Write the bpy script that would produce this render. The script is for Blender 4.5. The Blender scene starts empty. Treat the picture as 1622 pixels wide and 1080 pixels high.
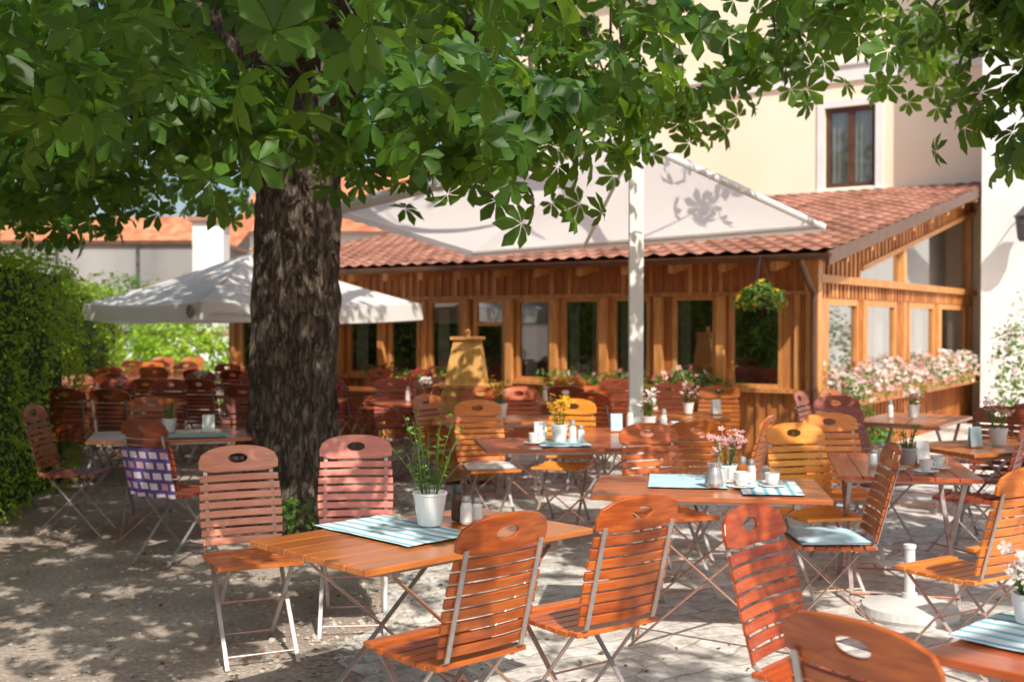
import bpy, math, random
import numpy as np
from mathutils import Vector, Matrix, noise
random.seed(7); rng=np.random.default_rng(7)
scene=bpy.context.scene
COL=scene.collection

# ---------------------------------------------------------------- materials
def nmat(name):
    m=bpy.data.materials.new(name); m.use_nodes=True
    nt=m.node_tree; b=nt.nodes['Principled BSDF']
    return m,nt,b
def N(nt,t,**k):
    n=nt.nodes.new(t)
    for a,v in k.items(): setattr(n,a,v)
    return n
def ramp(nt,stops):
    r=N(nt,'ShaderNodeValToRGB'); e=r.color_ramp.elements
    e[0].position=stops[0][0]; e[0].color=(*stops[0][1],1)
    e[1].position=stops[-1][0]; e[1].color=(*stops[-1][1],1)
    for p,c in stops[1:-1]:
        x=e.new(p); x.color=(*c,1)
    return r
def noisy(name,c1,c2,scale=5,rough=.7,stretch=(1,1,1),bump=0.0,bdist=.01,detail=6,metal=0,objrand=0.0,coat=0,spec=.5,c3=None,island=0):
    m,nt,b=nmat(name); L=nt.links
    tc=N(nt,'ShaderNodeTexCoord'); mp=N(nt,'ShaderNodeMapping'); mp.inputs['Scale'].default_value=stretch
    L.new(tc.outputs['Object'],mp.inputs['Vector'])
    nz=N(nt,'ShaderNodeTexNoise'); nz.inputs['Scale'].default_value=scale; nz.inputs['Detail'].default_value=detail
    L.new(mp.outputs[0],nz.inputs['Vector'])
    st=[(.3,c1),(.7,c2)] if c3 is None else [(.3,c1),(.55,c3),(.75,c2)]
    r=ramp(nt,st); L.new(nz.outputs['Fac'],r.inputs[0])
    out=r.outputs[0]
    if island>0:
        g=N(nt,'ShaderNodeNewGeometry'); ad=N(nt,'ShaderNodeMath',operation='MULTIPLY_ADD'); ad.inputs[1].default_value=island
        L.new(g.outputs['Random Per Island'],ad.inputs[0]); 
        sb=N(nt,'ShaderNodeMath',operation='SUBTRACT'); sb.inputs[1].default_value=island/2; L.new(nz.outputs['Fac'],sb.inputs[0]); L.new(sb.outputs[0],ad.inputs[2]); L.new(ad.outputs[0],r.inputs[0])
    if objrand>0:
        oi=N(nt,'ShaderNodeObjectInfo'); hs=N(nt,'ShaderNodeHueSaturation')
        mr=N(nt,'ShaderNodeMapRange'); mr.inputs['To Min'].default_value=1-objrand; mr.inputs['To Max'].default_value=1+objrand
        L.new(oi.outputs['Random'],mr.inputs['Value']); L.new(mr.outputs[0],hs.inputs['Value']); 
        mr2=N(nt,'ShaderNodeMapRange'); mr2.inputs['To Min'].default_value=.5-.01; mr2.inputs['To Max'].default_value=.5+.012
        ml=N(nt,'ShaderNodeMath',operation='FRACT'); mm=N(nt,'ShaderNodeMath',operation='MULTIPLY'); mm.inputs[1].default_value=7.3
        L.new(oi.outputs['Random'],mm.inputs[0]); L.new(mm.outputs[0],ml.inputs[0]); L.new(ml.outputs[0],mr2.inputs['Value'])
        L.new(mr2.outputs[0],hs.inputs['Hue'])
        L.new(out,hs.inputs['Color']); out=hs.outputs[0]
    L.new(out,b.inputs['Base Color'])
    b.inputs['Roughness'].default_value=rough; b.inputs['Metallic'].default_value=metal
    b.inputs['Specular IOR Level'].default_value=spec
    if coat: b.inputs['Coat Weight'].default_value=coat; b.inputs['Coat Roughness'].default_value=.18
    if bump>0:
        bp=N(nt,'ShaderNodeBump'); bp.inputs['Strength'].default_value=bump; bp.inputs['Distance'].default_value=bdist
        L.new(nz.outputs['Fac'],bp.inputs['Height']); L.new(bp.outputs[0],b.inputs['Normal'])
    return m
def leafmat(name,c1,c2,trans=(.2,.35,.04),tw=.4,scale=2.0,rough=.45):
    m,nt,b=nmat(name); L=nt.links
    g=N(nt,'ShaderNodeNewGeometry'); nz=N(nt,'ShaderNodeTexNoise'); nz.inputs['Scale'].default_value=scale; nz.inputs['Detail'].default_value=3
    L.new(g.outputs['Position'],nz.inputs['Vector'])
    r=ramp(nt,[(.3,c1),(.7,c2)])
    mx=N(nt,'ShaderNodeMath',operation='ADD'); mr=N(nt,'ShaderNodeMapRange'); mr.inputs['To Min'].default_value=-.22; mr.inputs['To Max'].default_value=.22
    L.new(g.outputs['Random Per Island'],mr.inputs['Value']); L.new(nz.outputs['Fac'],mx.inputs[0]); L.new(mr.outputs[0],mx.inputs[1])
    L.new(mx.outputs[0],r.inputs[0]); L.new(r.outputs[0],b.inputs['Base Color'])
    b.inputs['Roughness'].default_value=rough; b.inputs['Specular IOR Level'].default_value=.3
    t=N(nt,'ShaderNodeBsdfTranslucent'); t.inputs['Color'].default_value=(*trans,1)
    ms=N(nt,'ShaderNodeMixShader'); ms.inputs[0].default_value=tw
    L.new(b.outputs[0],ms.inputs[1]); L.new(t.outputs[0],ms.inputs[2])
    L.new(ms.outputs[0],nt.nodes['Material Output'].inputs['Surface'])
    return m
def fabric(name,c,tc,tw=.4):
    m=noisy(name,tuple(x*.93 for x in c),c,scale=2,rough=.85,bump=.1,spec=.1)
    nt=m.node_tree; b=nt.nodes['Principled BSDF']
    t=N(nt,'ShaderNodeBsdfTranslucent'); t.inputs['Color'].default_value=(*tc,1)
    ms=N(nt,'ShaderNodeMixShader'); ms.inputs[0].default_value=tw
    nt.links.new(b.outputs[0],ms.inputs[1]); nt.links.new(t.outputs[0],ms.inputs[2])
    nt.links.new(ms.outputs[0],nt.nodes['Material Output'].inputs['Surface'])
    return m
M={}
M['chair']=noisy('varnished_wood',(.34,.06,.012),(.6,.145,.026),scale=6,rough=.36,stretch=(1.2,8,8),objrand=.2,coat=.22,bump=.05,bdist=.002,island=.35)
M['chair_org']=noisy('orange_wood',(.66,.18,.022),(.88,.3,.05),scale=6,rough=.36,stretch=(1.2,8,8),objrand=.12,coat=.2,island=.3)
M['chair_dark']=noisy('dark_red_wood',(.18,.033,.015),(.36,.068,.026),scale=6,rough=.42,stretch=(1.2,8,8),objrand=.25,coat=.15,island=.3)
M['chair_pink']=noisy('sheen_tint_wood',(.6,.19,.12),(.78,.3,.2),scale=6,rough=.4,stretch=(1.2,8,8),objrand=.08,coat=.3,island=.3)  # pink sun sheen on the varnish, painted in as base colour
M['table']=noisy('table_wood',(.34,.075,.02),(.56,.15,.04),scale=4,rough=.3,stretch=(1.5,14,8),objrand=.12,coat=.4,bump=.06,bdist=.002,island=.3)
M['steel']=noisy('galvanised_steel',(.4,.4,.39),(.58,.58,.56),scale=14,rough=.42,metal=.6)
M['dmetal']=noisy('dark_iron',(.05,.05,.055),(.12,.12,.12),scale=10,rough=.5,metal=.4)
M['white']=noisy('white_paint',(.76,.75,.72),(.85,.84,.81),scale=3,rough=.5)
M['china']=noisy('white_china',(.78,.78,.76),(.84,.84,.82),scale=3,rough=.15)
M['plaster']=noisy('cream_plaster',(.9,.77,.57),(.95,.84,.66),scale=.8,rough=.9,bump=.15,bdist=.01,spec=.2)
M['wplaster']=noisy('white_plaster',(.84,.82,.79),(.92,.91,.89),scale=.9,rough=.9,bump=.2,bdist=.01,spec=.2)
M['gplaster']=noisy('grey_render',(.22,.21,.2),(.36,.34,.32),scale=.7,rough=.95,stretch=(1,1,.5),bump=.2)
M['larch']=noisy('larch_boards',(.3,.105,.03),(.58,.235,.068),scale=3.2,rough=.6,stretch=(6,6,.7),bump=.2,bdist=.004,c3=(.46,.165,.045),island=.25)
M['larch_l']=noisy('larch_frames',(.48,.19,.05),(.72,.34,.11),scale=4,rough=.5,stretch=(5,5,.8),bump=.15,bdist=.004,island=.25)
M['brown']=noisy('brown_frame',(.07,.03,.018),(.12,.055,.03),scale=5,rough=.45)
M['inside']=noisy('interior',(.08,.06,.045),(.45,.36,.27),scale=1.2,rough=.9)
M['curtain']=fabric('curtain_cloth',(.88,.87,.83),(.6,.58,.5),.2)
M['gutter']=noisy('copper_gutter',(.13,.065,.04),(.2,.1,.06),scale=5,rough=.4,metal=.5)
M['awning']=fabric('awning_cloth',(.93,.88,.83),(.98,.9,.84),.66)
M['parasol']=fabric('parasol_cloth',(.92,.9,.85),(.85,.78,.68),.35)
M['mark']=noisy('print_brown',(.2,.14,.1),(.28,.2,.14),scale=5,rough=.8)
M['leaf']=leafmat('chestnut_leaf',(.014,.048,.01),(.07,.165,.018),(.28,.45,.03),.36,1.3)
M['leaf_h']=leafmat('hedge_leaf',(.14,.3,.02),(.42,.6,.06),(.55,.7,.05),.42,3)
M['leaf_p']=leafmat('plant_leaf',(.04,.12,.02),(.16,.32,.06),(.25,.4,.05),.3,6)
M['leaf_bg']=leafmat('bush_leaf',(.05,.13,.02),(.16,.3,.05),(.25,.4,.05),.25,2)
M['dry']=leafmat('dry_leaf',(.14,.08,.04),(.3,.18,.08),(.2,.12,.04),.2,5)
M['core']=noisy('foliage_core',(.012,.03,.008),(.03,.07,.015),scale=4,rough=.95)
M['fl_pink']=leafmat('pink_petals',(.75,.35,.36),(.9,.62,.58),(.8,.4,.4),.3,8)
M['fl_white']=leafmat('white_petals',(.85,.72,.68),(.9,.82,.78),(.8,.65,.6),.3,8)
M['fl_red']=leafmat('red_petals',(.4,.05,.05),(.6,.16,.16),(.5,.1,.1),.3,8)
M['fl_yel']=leafmat('yellow_petals',(.85,.4,.02),(.95,.65,.05),(.9,.5,.03),.3,8)
M['soil']=noisy('soil',(.03,.02,.015),(.07,.05,.03),scale=30,rough=1)
M['cab']=noisy('pine_cabinet',(.5,.25,.06),(.7,.4,.12),scale=4,rough=.45,stretch=(5,5,.8))
M['blue']=noisy('blue_cloth',(.42,.6,.68),(.56,.74,.8),scale=8,rough=.9)
M['amber']=noisy('amber_glass',(.5,.12,.03),(.7,.25,.05),scale=3,rough=.1)
M['stone']=noisy('pebbles',(.22,.19,.15),(.6,.53,.45),scale=1.7,rough=.95,detail=2)
M['concrete']=noisy('base_concrete',(.6,.59,.56),(.75,.74,.7),scale=8,rough=.8)

def bark():
    m,nt,b=nmat('bark'); L=nt.links
    tc=N(nt,'ShaderNodeTexCoord'); mp=N(nt,'ShaderNodeMapping'); mp.inputs['Scale'].default_value=(12,12,3.0)
    L.new(tc.outputs['Object'],mp.inputs[0])
    nz=N(nt,'ShaderNodeTexNoise'); nz.inputs['Scale'].default_value=1.6; nz.inputs['Detail'].default_value=10; nz.inputs['Roughness'].default_value=.72; nz.inputs['Distortion'].default_value=.9
    L.new(mp.outputs[0],nz.inputs[0])
    vo=N(nt,'ShaderNodeTexVoronoi',feature='DISTANCE_TO_EDGE'); vo.inputs['Scale'].default_value=1.9; 
    mxv=N(nt,'ShaderNodeVectorMath',operation='MULTIPLY_ADD'); mxv.inputs[1].default_value=(1.6,1.6,1.6); L.new(nz.outputs['Color'],mxv.inputs[0]); L.new(mp.outputs[0],mxv.inputs[2]); L.new(mxv.outputs[0],vo.inputs[0])
    r=ramp(nt,[(.3,(.05,.034,.025)),(.5,(.16,.115,.085)),(.7,(.36,.28,.22))]); L.new(nz.outputs['Fac'],r.inputs[0])
    r2=ramp(nt,[(0,(.42,.39,.37)),(.12,(1,1,1))]); L.new(vo.outputs['Distance'],r2.inputs[0])
    mx=N(nt,'ShaderNodeMix',data_type='RGBA',blend_type='MULTIPLY'); mx.inputs[0].default_value=1
    L.new(r.outputs[0],mx.inputs[6]); L.new(r2.outputs[0],mx.inputs[7]); L.new(mx.outputs[2],b.inputs['Base Color'])
    b.inputs['Roughness'].default_value=.95
    ad=N(nt,'ShaderNodeMath',operation='ADD'); L.new(nz.outputs['Fac'],ad.inputs[0]); L.new(r2.outputs[0],ad.inputs[1])
    bp=N(nt,'ShaderNodeBump'); bp.inputs['Strength'].default_value=.9; bp.inputs['Distance'].default_value=.035
    L.new(ad.outputs[0],bp.inputs['Height']); L.new(bp.outputs[0],b.inputs['Normal'])
    return m
M['bark']=bark()
def glass(name='window_glass',lo=.25):
    m,nt,b=nmat(name); L=nt.links
    t=N(nt,'ShaderNodeBsdfTransparent'); t.inputs[0].default_value=(.8,.82,.8,1)
    g=N(nt,'ShaderNodeBsdfGlossy'); g.inputs['Roughness'].default_value=.03; g.inputs['Color'].default_value=(.95,.97,1,1)
    lw=N(nt,'ShaderNodeLayerWeight'); lw.inputs[0].default_value=.35
    mr=N(nt,'ShaderNodeMapRange'); mr.inputs['To Min'].default_value=lo; mr.inputs['To Max'].default_value=.8
    L.new(lw.outputs['Facing'],mr.inputs[0])
    ms=N(nt,'ShaderNodeMixShader'); L.new(mr.outputs[0],ms.inputs[0]); L.new(t.outputs[0],ms.inputs[1]); L.new(g.outputs[0],ms.inputs[2])
    L.new(ms.outputs[0],nt.nodes['Material Output'].inputs['Surface']); return m
M['glass']=glass(lo=.22); M['glass_c']=glass('clear_glass',.06)
def tilemat(name,c1,c2,c3):
    m,nt,b=nmat(name); L=nt.links
    tc=N(nt,'ShaderNodeTexCoord'); mp=N(nt,'ShaderNodeMapping'); mp.inputs['Scale'].default_value=(1/.22,1/.34,0)
    L.new(tc.outputs['Object'],mp.inputs[0])
    fl=N(nt,'ShaderNodeVectorMath',operation='FLOOR'); L.new(mp.outputs[0],fl.inputs[0])
    wn=N(nt,'ShaderNodeTexWhiteNoise'); L.new(fl.outputs[0],wn.inputs[0])
    nz=N(nt,'ShaderNodeTexNoise'); nz.inputs['Scale'].default_value=1.5; nz.inputs['Detail'].default_value=6; L.new(tc.outputs['Object'],nz.inputs[0])
    ad=N(nt,'ShaderNodeMath',operation='MULTIPLY_ADD'); ad.inputs[1].default_value=.45; L.new(wn.outputs['Value'],ad.inputs[0])
    sb=N(nt,'ShaderNodeMath',operation='SUBTRACT'); sb.inputs[1].default_value=.2; L.new(nz.outputs['Fac'],sb.inputs[0]); L.new(sb.outputs[0],ad.inputs[2])
    r=ramp(nt,[(.2,c1),(.5,c2),(.85,c3)]); L.new(ad.outputs[0],r.inputs[0]); L.new(r.outputs[0],b.inputs['Base Color'])
    b.inputs['Roughness'].default_value=.85
    return m
M['tile']=tilemat('clay_tiles',(.2,.085,.055),(.33,.145,.095),(.47,.23,.16))
M['tile_o']=tilemat('orange_clay_tiles',(.38,.12,.05),(.55,.2,.09),(.68,.3,.16))
def stripes(name,scale,cols,axis=0,rot=0):
    m,nt,b=nmat(name); L=nt.links
    tc=N(nt,'ShaderNodeTexCoord'); sp=N(nt,'ShaderNodeSeparateXYZ'); L.new(tc.outputs['Object'],sp.inputs[0])
    mu=N(nt,'ShaderNodeMath',operation='MULTIPLY'); mu.inputs[1].default_value=scale; L.new(sp.outputs[axis],mu.inputs[0])
    fr=N(nt,'ShaderNodeMath',operation='FRACT'); L.new(mu.outputs[0],fr.inputs[0])
    r=N(nt,'ShaderNodeValToRGB'); r.color_ramp.interpolation='CONSTANT'; e=r.color_ramp.elements
    e[0].position=0; e[0].color=(*cols[0],1); e[1].position=1/len(cols); e[1].color=(*cols[1],1)
    for i,c in enumerate(cols[2:]):
        x=e.new((i+2)/len(cols)); x.color=(*c,1)
    L.new(fr.outputs[0],r.inputs[0]); L.new(r.outputs[0],b.inputs['Base Color']); b.inputs['Roughness'].default_value=.9
    return m
M['runner']=stripes('striped_cloth',8,[(.75,.8,.78),(.22,.5,.58),(.6,.74,.76),(.8,.82,.8),(.16,.42,.55),(.78,.8,.78)],1)
def checks():
    m,nt,b=nmat('checked_blanket'); L=nt.links
    tc=N(nt,'ShaderNodeTexCoord')
    bk=N(nt,'ShaderNodeTexBrick'); 
    sp=N(nt,'ShaderNodeSeparateXYZ'); cb=N(nt,'ShaderNodeCombineXYZ'); L.new(tc.outputs['Object'],sp.inputs[0]); L.new(sp.outputs[0],cb.inputs[0]); L.new(sp.outputs[2],cb.inputs[1])
    L.new(cb.outputs[0],bk.inputs[0]); bk.inputs['Scale'].default_value=1; bk.inputs['Brick Width'].default_value=.085; bk.inputs['Row Height'].default_value=.07
    bk.inputs['Mortar Size'].default_value=.014; bk.inputs['Color1'].default_value=(.82,.76,.8,1); bk.inputs['Color2'].default_value=(.55,.22,.32,1); bk.inputs['Mortar'].default_value=(.11,.07,.22,1)
    L.new(bk.outputs[0],b.inputs['Base Color']); b.inputs['Roughness'].default_value=.95
    return m
M['blanket']=checks()
def groundmat():
    m,nt,b=nmat('ground_mix'); L=nt.links
    tc=N(nt,'ShaderNodeTexCoord')
    n1=N(nt,'ShaderNodeTexNoise'); n1.inputs['Scale'].default_value=1.1; n1.inputs['Detail'].default_value=8; L.new(tc.outputs['Object'],n1.inputs[0])
    n2=N(nt,'ShaderNodeTexNoise'); n2.inputs['Scale'].default_value=38; n2.inputs['Detail'].default_value=6; n2.inputs['Roughness'].default_value=.75; L.new(tc.outputs['Object'],n2.inputs[0])
    r1=ramp(nt,[(.34,(.2,.145,.12)),(.51,(.43,.34,.28)),(.65,(.7,.6,.5))])
    mixf=N(nt,'ShaderNodeMath',operation='MULTIPLY_ADD'); mixf.inputs[1].default_value=.6; L.new(n2.outputs['Fac'],mixf.inputs[0])
    h=N(nt,'ShaderNodeMath',operation='MULTIPLY'); h.inputs[1].default_value=.42; L.new(n1.outputs['Fac'],h.inputs[0]); L.new(h.outputs[0],mixf.inputs[2]); L.new(mixf.outputs[0],r1.inputs[0])
    L.new(r1.outputs[0],b.inputs['Base Color']); b.inputs['Roughness'].default_value=1; b.inputs['Specular IOR Level'].default_value=.1
    bp=N(nt,'ShaderNodeBump'); bp.inputs['Strength'].default_value=.8; bp.inputs['Distance'].default_value=.02; L.new(n2.outputs['Fac'],bp.inputs['Height']); L.new(bp.outputs[0],b.inputs['Normal'])
    return m
def pavemat():
    m,nt,b=nmat('stone_paving'); L=nt.links
    tc=N(nt,'ShaderNodeTexCoord')
    nw=N(nt,'ShaderNodeTexNoise'); nw.inputs['Scale'].default_value=2.5; L.new(tc.outputs['Object'],nw.inputs[0])
    vm=N(nt,'ShaderNodeVectorMath',operation='MULTIPLY_ADD'); vm.inputs[1].default_value=(.24,.24,0); L.new(nw.outputs['Color'],vm.inputs[0]); L.new(tc.outputs['Object'],vm.inputs[2])
    mp=N(nt,'ShaderNodeMapping'); mp.inputs['Rotation'].default_value=(0,0,math.radians(-34)); L.new(vm.outputs[0],mp.inputs[0])
    bk=N(nt,'ShaderNodeTexBrick'); bk.inputs['Scale'].default_value=1; bk.inputs['Brick Width'].default_value=.24; bk.inputs['Row Height'].default_value=.16; bk.inputs['Mortar Size'].default_value=.012; bk.inputs['Mortar Smooth'].default_value=.9
    bk.inputs['Color1'].default_value=(.64,.595,.54,1); bk.inputs['Color2'].default_value=(.8,.755,.7,1); bk.inputs['Mortar'].default_value=(.56,.51,.46,1)
    L.new(mp.outputs[0],bk.inputs[0])
    n2=N(nt,'ShaderNodeTexNoise'); n2.inputs['Scale'].default_value=7; n2.inputs['Detail'].default_value=10; n2.inputs['Roughness'].default_value=.78; L.new(tc.outputs['Object'],n2.inputs[0])
    r=ramp(nt,[(.34,(.42,.38,.35)),(.56,(1,1,1))]); L.new(n2.outputs['Fac'],r.inputs[0])
    mx=N(nt,'ShaderNodeMix',data_type='RGBA',blend_type='MULTIPLY'); mx.inputs[0].default_value=.9
    L.new(bk.outputs[0],mx.inputs[6]); L.new(r.outputs[0],mx.inputs[7]); L.new(mx.outputs[2],b.inputs['Base Color'])
    b.inputs['Roughness'].default_value=.85
    ad=N(nt,'ShaderNodeMath',operation='SUBTRACT'); L.new(n2.outputs['Fac'],ad.inputs[0]); L.new(bk.outputs['Fac'],ad.inputs[1])
    bp=N(nt,'ShaderNodeBump'); bp.inputs['Strength'].default_value=.5; bp.inputs['Distance'].default_value=.01; L.new(ad.outputs[0],bp.inputs['Height']); L.new(bp.outputs[0],b.inputs['Normal'])
    return m

# ---------------------------------------------------------------- mesh builder
class MB:
    def __init__(s): s.v=[]; s.f=[]; s.m=[]; s.mats=[]
    def mi(s,mat):
        if mat not in s.mats: s.mats.append(mat)
        return s.mats.index(mat)
    def add(s,vs,fs,mat):
        o=len(s.v); s.v+= [tuple(p) for p in vs]; k=s.mi(mat)
        for f in fs: s.f.append(tuple(i+o for i in f)); s.m.append(k)
    def box(s,c,d,mat,R=None,bev=0):
        hx,hy,hz=d[0]/2,d[1]/2,d[2]/2
        vs=[Vector((x*hx,y*hy,z*hz)) for x in(-1,1) for y in(-1,1) for z in(-1,1)]
        if R is not None: vs=[R@p for p in vs]
        c=Vector(c); vs=[p+c for p in vs]
        s.add(vs,[(0,1,3,2),(4,6,7,5),(0,4,5,1),(2,3,7,6),(0,2,6,4),(1,5,7,3)],mat)
    def bx(s,x0,x1,y0,y1,z0,z1,mat): s.box(((x0+x1)/2,(y0+y1)/2,(z0+z1)/2),(abs(x1-x0),abs(y1-y0),abs(z1-z0)),mat)
    def bar(s,p,q,w,t,mat,up=(0,0,1)):
        p=Vector(p);q=Vector(q); z=(q-p); l=z.length; z.normalize(); u=Vector(up)
        x=z.cross(u)
        if x.length<1e-4: x=Vector((1,0,0))
        x.normalize(); y=z.cross(x)
        R=Matrix((x,y,z)).transposed(); s.box((p+q)/2,(w,t,l),mat,R)
    def tube(s,pts,rs,mat,n=8,cap=True):
        pts=[Vector(p) for p in pts]
        if not isinstance(rs,(list,tuple)): rs=[rs]*len(pts)
        rings=[];pv=None
        for i,p in enumerate(pts):
            d=(pts[min(i+1,len(pts)-1)]-pts[max(i-1,0)]).normalized()
            a=Vector((0,0,1)) if abs(d.z)<.9 else Vector((1,0,0))
            x=d.cross(a).normalized() if pv is None else (pv-d*pv.dot(d)).normalized()
            pv=x; y=d.cross(x)
            rings.append([p+(x*math.cos(2*math.pi*k/n)+y*math.sin(2*math.pi*k/n))*rs[i] for k in range(n)])
        vs=[q for r in rings for q in r]; fs=[]
        for i in range(len(rings)-1):
            for k in range(n): fs.append((i*n+k,i*n+(k+1)%n,(i+1)*n+(k+1)%n,(i+1)*n+k))
        if cap: fs.append(tuple(range(n))[::-1]); fs.append(tuple((len(rings)-1)*n+k for k in range(n)))
        s.add(vs,fs,mat)
    def lathe(s,c,prof,mat,n=20):
        vs=[];fs=[]
        for r,z in prof:
            for k in range(n):
                a=2*math.pi*k/n; vs.append((c[0]+r*math.cos(a),c[1]+r*math.sin(a),c[2]+z))
        for i in range(len(prof)-1):
            for k in range(n): fs.append((i*n+k,i*n+(k+1)%n,(i+1)*n+(k+1)%n,(i+1)*n+k))
        fs.append(tuple(range(n))[::-1]); fs.append(tuple((len(prof)-1)*n+k for k in range(n)))
        s.add(vs,fs,mat)
    def mesh(s,name,smooth=False,bevel=0):
        me=bpy.data.meshes.new(name); me.from_pydata(s.v,[],s.f)
        for m in s.mats: me.materials.append(M[m])
        me.polygons.foreach_set('material_index',s.m)
        if bevel>0:
            import bmesh
            bm=bmesh.new(); bm.from_mesh(me)
            bmesh.ops.bevel(bm,geom=[e for e in bm.edges if len(e.link_faces)==2 and e.calc_face_angle(0)>.6],offset=bevel,segments=1,affect='EDGES',clamp_overlap=True)
            bm.to_mesh(me); bm.free()
        if smooth: me.polygons.foreach_set('use_smooth',[True]*len(me.polygons))
        me.update(); return me
    def obj(s,name,parent=None,smooth=False,loc=(0,0,0),rot=0,bevel=0):
        o=bpy.data.objects.new(name,s.mesh(name,smooth,bevel)); COL.objects.link(o); o.location=loc; o.rotation_euler=(0,0,rot)
        if parent: o.parent=parent
        return o
def empty(name,loc=(0,0,0),rot=0):
    e=bpy.data.objects.new(name,None); COL.objects.link(e); e.location=loc; e.rotation_euler=(0,0,rot); e.empty_display_size=.2; return e

# ---------------------------------------------------------------- leaf meshes
def tmpl_palmate(nl=6):
    vs=[];fs=[]
    for i in range(nl):
        t=(i-(nl-1)/2)/((nl-1)/2)
        a=t*math.radians(125); L=1.0-.34*abs(t)
        d=Vector((math.sin(a),math.cos(a),0)); p=Vector((math.cos(a),-math.sin(a),0)); w=.25*L
        o=len(vs)
        def pt(r,sd,z): return d*r*L+p*sd+Vector((0,0,z))
        vs+=[pt(.04,0,0),pt(.36,-w*.62,-.01),pt(.72,-w,-.12),pt(1,0,-.3),pt(.72,w,-.12),pt(.36,w*.62,-.01),pt(.58,0,-.13)]
        fs+=[(o,o+6,o+1),(o+1,o+6,o+2),(o+2,o+6,o+3),(o+3,o+6,o+4),(o+4,o+6,o+5),(o+5,o+6,o)]
    return np.array([tuple(v) for v in vs]),np.array(fs)
def tmpl_leaf():
    return np.array([(0,0,0),(-.28,.5,.08),(0,1,-.05),(.28,.5,.08),(0,.5,0)],float),np.array([(0,4,1),(1,4,2),(4,0,3),(2,4,3)])
def tmpl_petal():
    vs=[(0,0,0)];fs=[]
    for k in range(5):
        a=2*math.pi*k/5
        for da,r,z in((-.45,.8,.2),(0,1,.3),(.45,.8,.2)): vs.append((r*math.cos(a+da),r*math.sin(a+da),z))
        o=1+k*3; fs+=[(0,o,o+1),(0,o+1,o+2)]
    return np.array(vs,float),np.array(fs)
PALM=tmpl_palmate(); LEAF=tmpl_leaf(); PET=tmpl_petal()
def leafmesh(name,groups,parent=None,loc=(0,0,0)):
    V=[];F=[];MI=[];mats=[];off=0
    for (tv,tf),pos,nrm,sc,mat in groups:
        if len(pos)==0: continue
        n=nrm/ (np.linalg.norm(nrm,axis=1,keepdims=True)+1e-9)
        rv=rng.normal(size=n.shape); x=np.cross(rv,n); x/=np.linalg.norm(x,axis=1,keepdims=True)+1e-9; y=np.cross(n,x)
        vv=pos[:,None,:]+sc[:,None,None]*(tv[None,:,0,None]*x[:,None,:]+tv[None,:,1,None]*y[:,None,:]+tv[None,:,2,None]*n[:,None,:])
        k=len(tv); V.append(vv.reshape(-1,3))
        ff=(tf[None]+ (np.arange(len(pos))*k)[:,None,None]+off).reshape(-1,3); F.append(ff); off+=len(pos)*k
        if mat not in mats: mats.append(mat)
        MI.append(np.full(len(ff),mats.index(mat)))
    V=np.concatenate(V);F=np.concatenate(F);MI=np.concatenate(MI)
    me=bpy.data.meshes.new(name)
    me.vertices.add(len(V)); me.vertices.foreach_set('co',V.astype(np.float32).ravel())
    me.loops.add(F.size); me.loops.foreach_set('vertex_index',F.astype(np.int32).ravel())
    me.polygons.add(len(F)); me.polygons.foreach_set('loop_start',(np.arange(len(F))*3).astype(np.int32)); me.polygons.foreach_set('loop_total',np.full(len(F),3,np.int32))
    me.polygons.foreach_set('material_index',MI.astype(np.int32))
    for m in mats: me.materials.append(M[m])
    me.update(calc_edges=True); me.validate()
    o=bpy.data.objects.new(name,me); COL.objects.link(o); o.location=loc
    if parent: o.parent=parent
    return o
def blob(c,r,n,up=.6,shell=True):
    d=rng.normal(size=(n,3)); d/=np.linalg.norm(d,axis=1,keepdims=True)
    rad=rng.uniform(.55,1.0,(n,1)) if shell else rng.uniform(0,1,(n,1))**.4
    pos=np.array(c)+d*rad*np.array(r); nr=d+np.array([0,0,up])+rng.normal(size=(n,3))*.5
    return pos,nr

# ---------------------------------------------------------------- camera, sun, sky
cam=bpy.data.cameras.new('camera'); co=bpy.data.objects.new('camera',cam); COL.objects.link(co)
co.location=(0,0,1.6); co.rotation_euler=(math.radians(90-.955),0,0)
cam.sensor_width=36; cam.lens=1800/1622*36; cam.clip_end=2000; cam.clip_start=.05
cam.dof.use_dof=True; cam.dof.focus_distance=4.5; cam.dof.aperture_fstop=2.8
scene.camera=co
EL=math.radians(47); D=Vector((.38,-.925,0)).normalized(); D=Vector((D.x*math.cos(EL),D.y*math.cos(EL),math.sin(EL)))
sl=bpy.data.lights.new('sun','SUN'); sl.energy=5; sl.angle=math.radians(.53); sl.color=(1,.95,.86)
so=bpy.data.objects.new('sun',sl); COL.objects.link(so); so.rotation_euler=D.to_track_quat('Z','Y').to_euler(); so.location=(4,-8,12)
w=bpy.data.worlds.new('World'); scene.world=w; w.use_nodes=True; nt=w.node_tree
sk=nt.nodes.new('ShaderNodeTexSky'); sk.sky_type='NISHITA'; sk.sun_disc=False; sk.sun_elevation=EL; sk.sun_rotation=math.atan2(D.x,D.y)
sk.dust_density=3.0
bg=nt.nodes['Background']; nt.links.new(sk.outputs[0],bg.inputs[0]); bg.inputs[1].default_value=.15
scene.view_settings.view_transform='Standard'; scene.view_settings.look='None'; scene.view_settings.exposure=0

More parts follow.
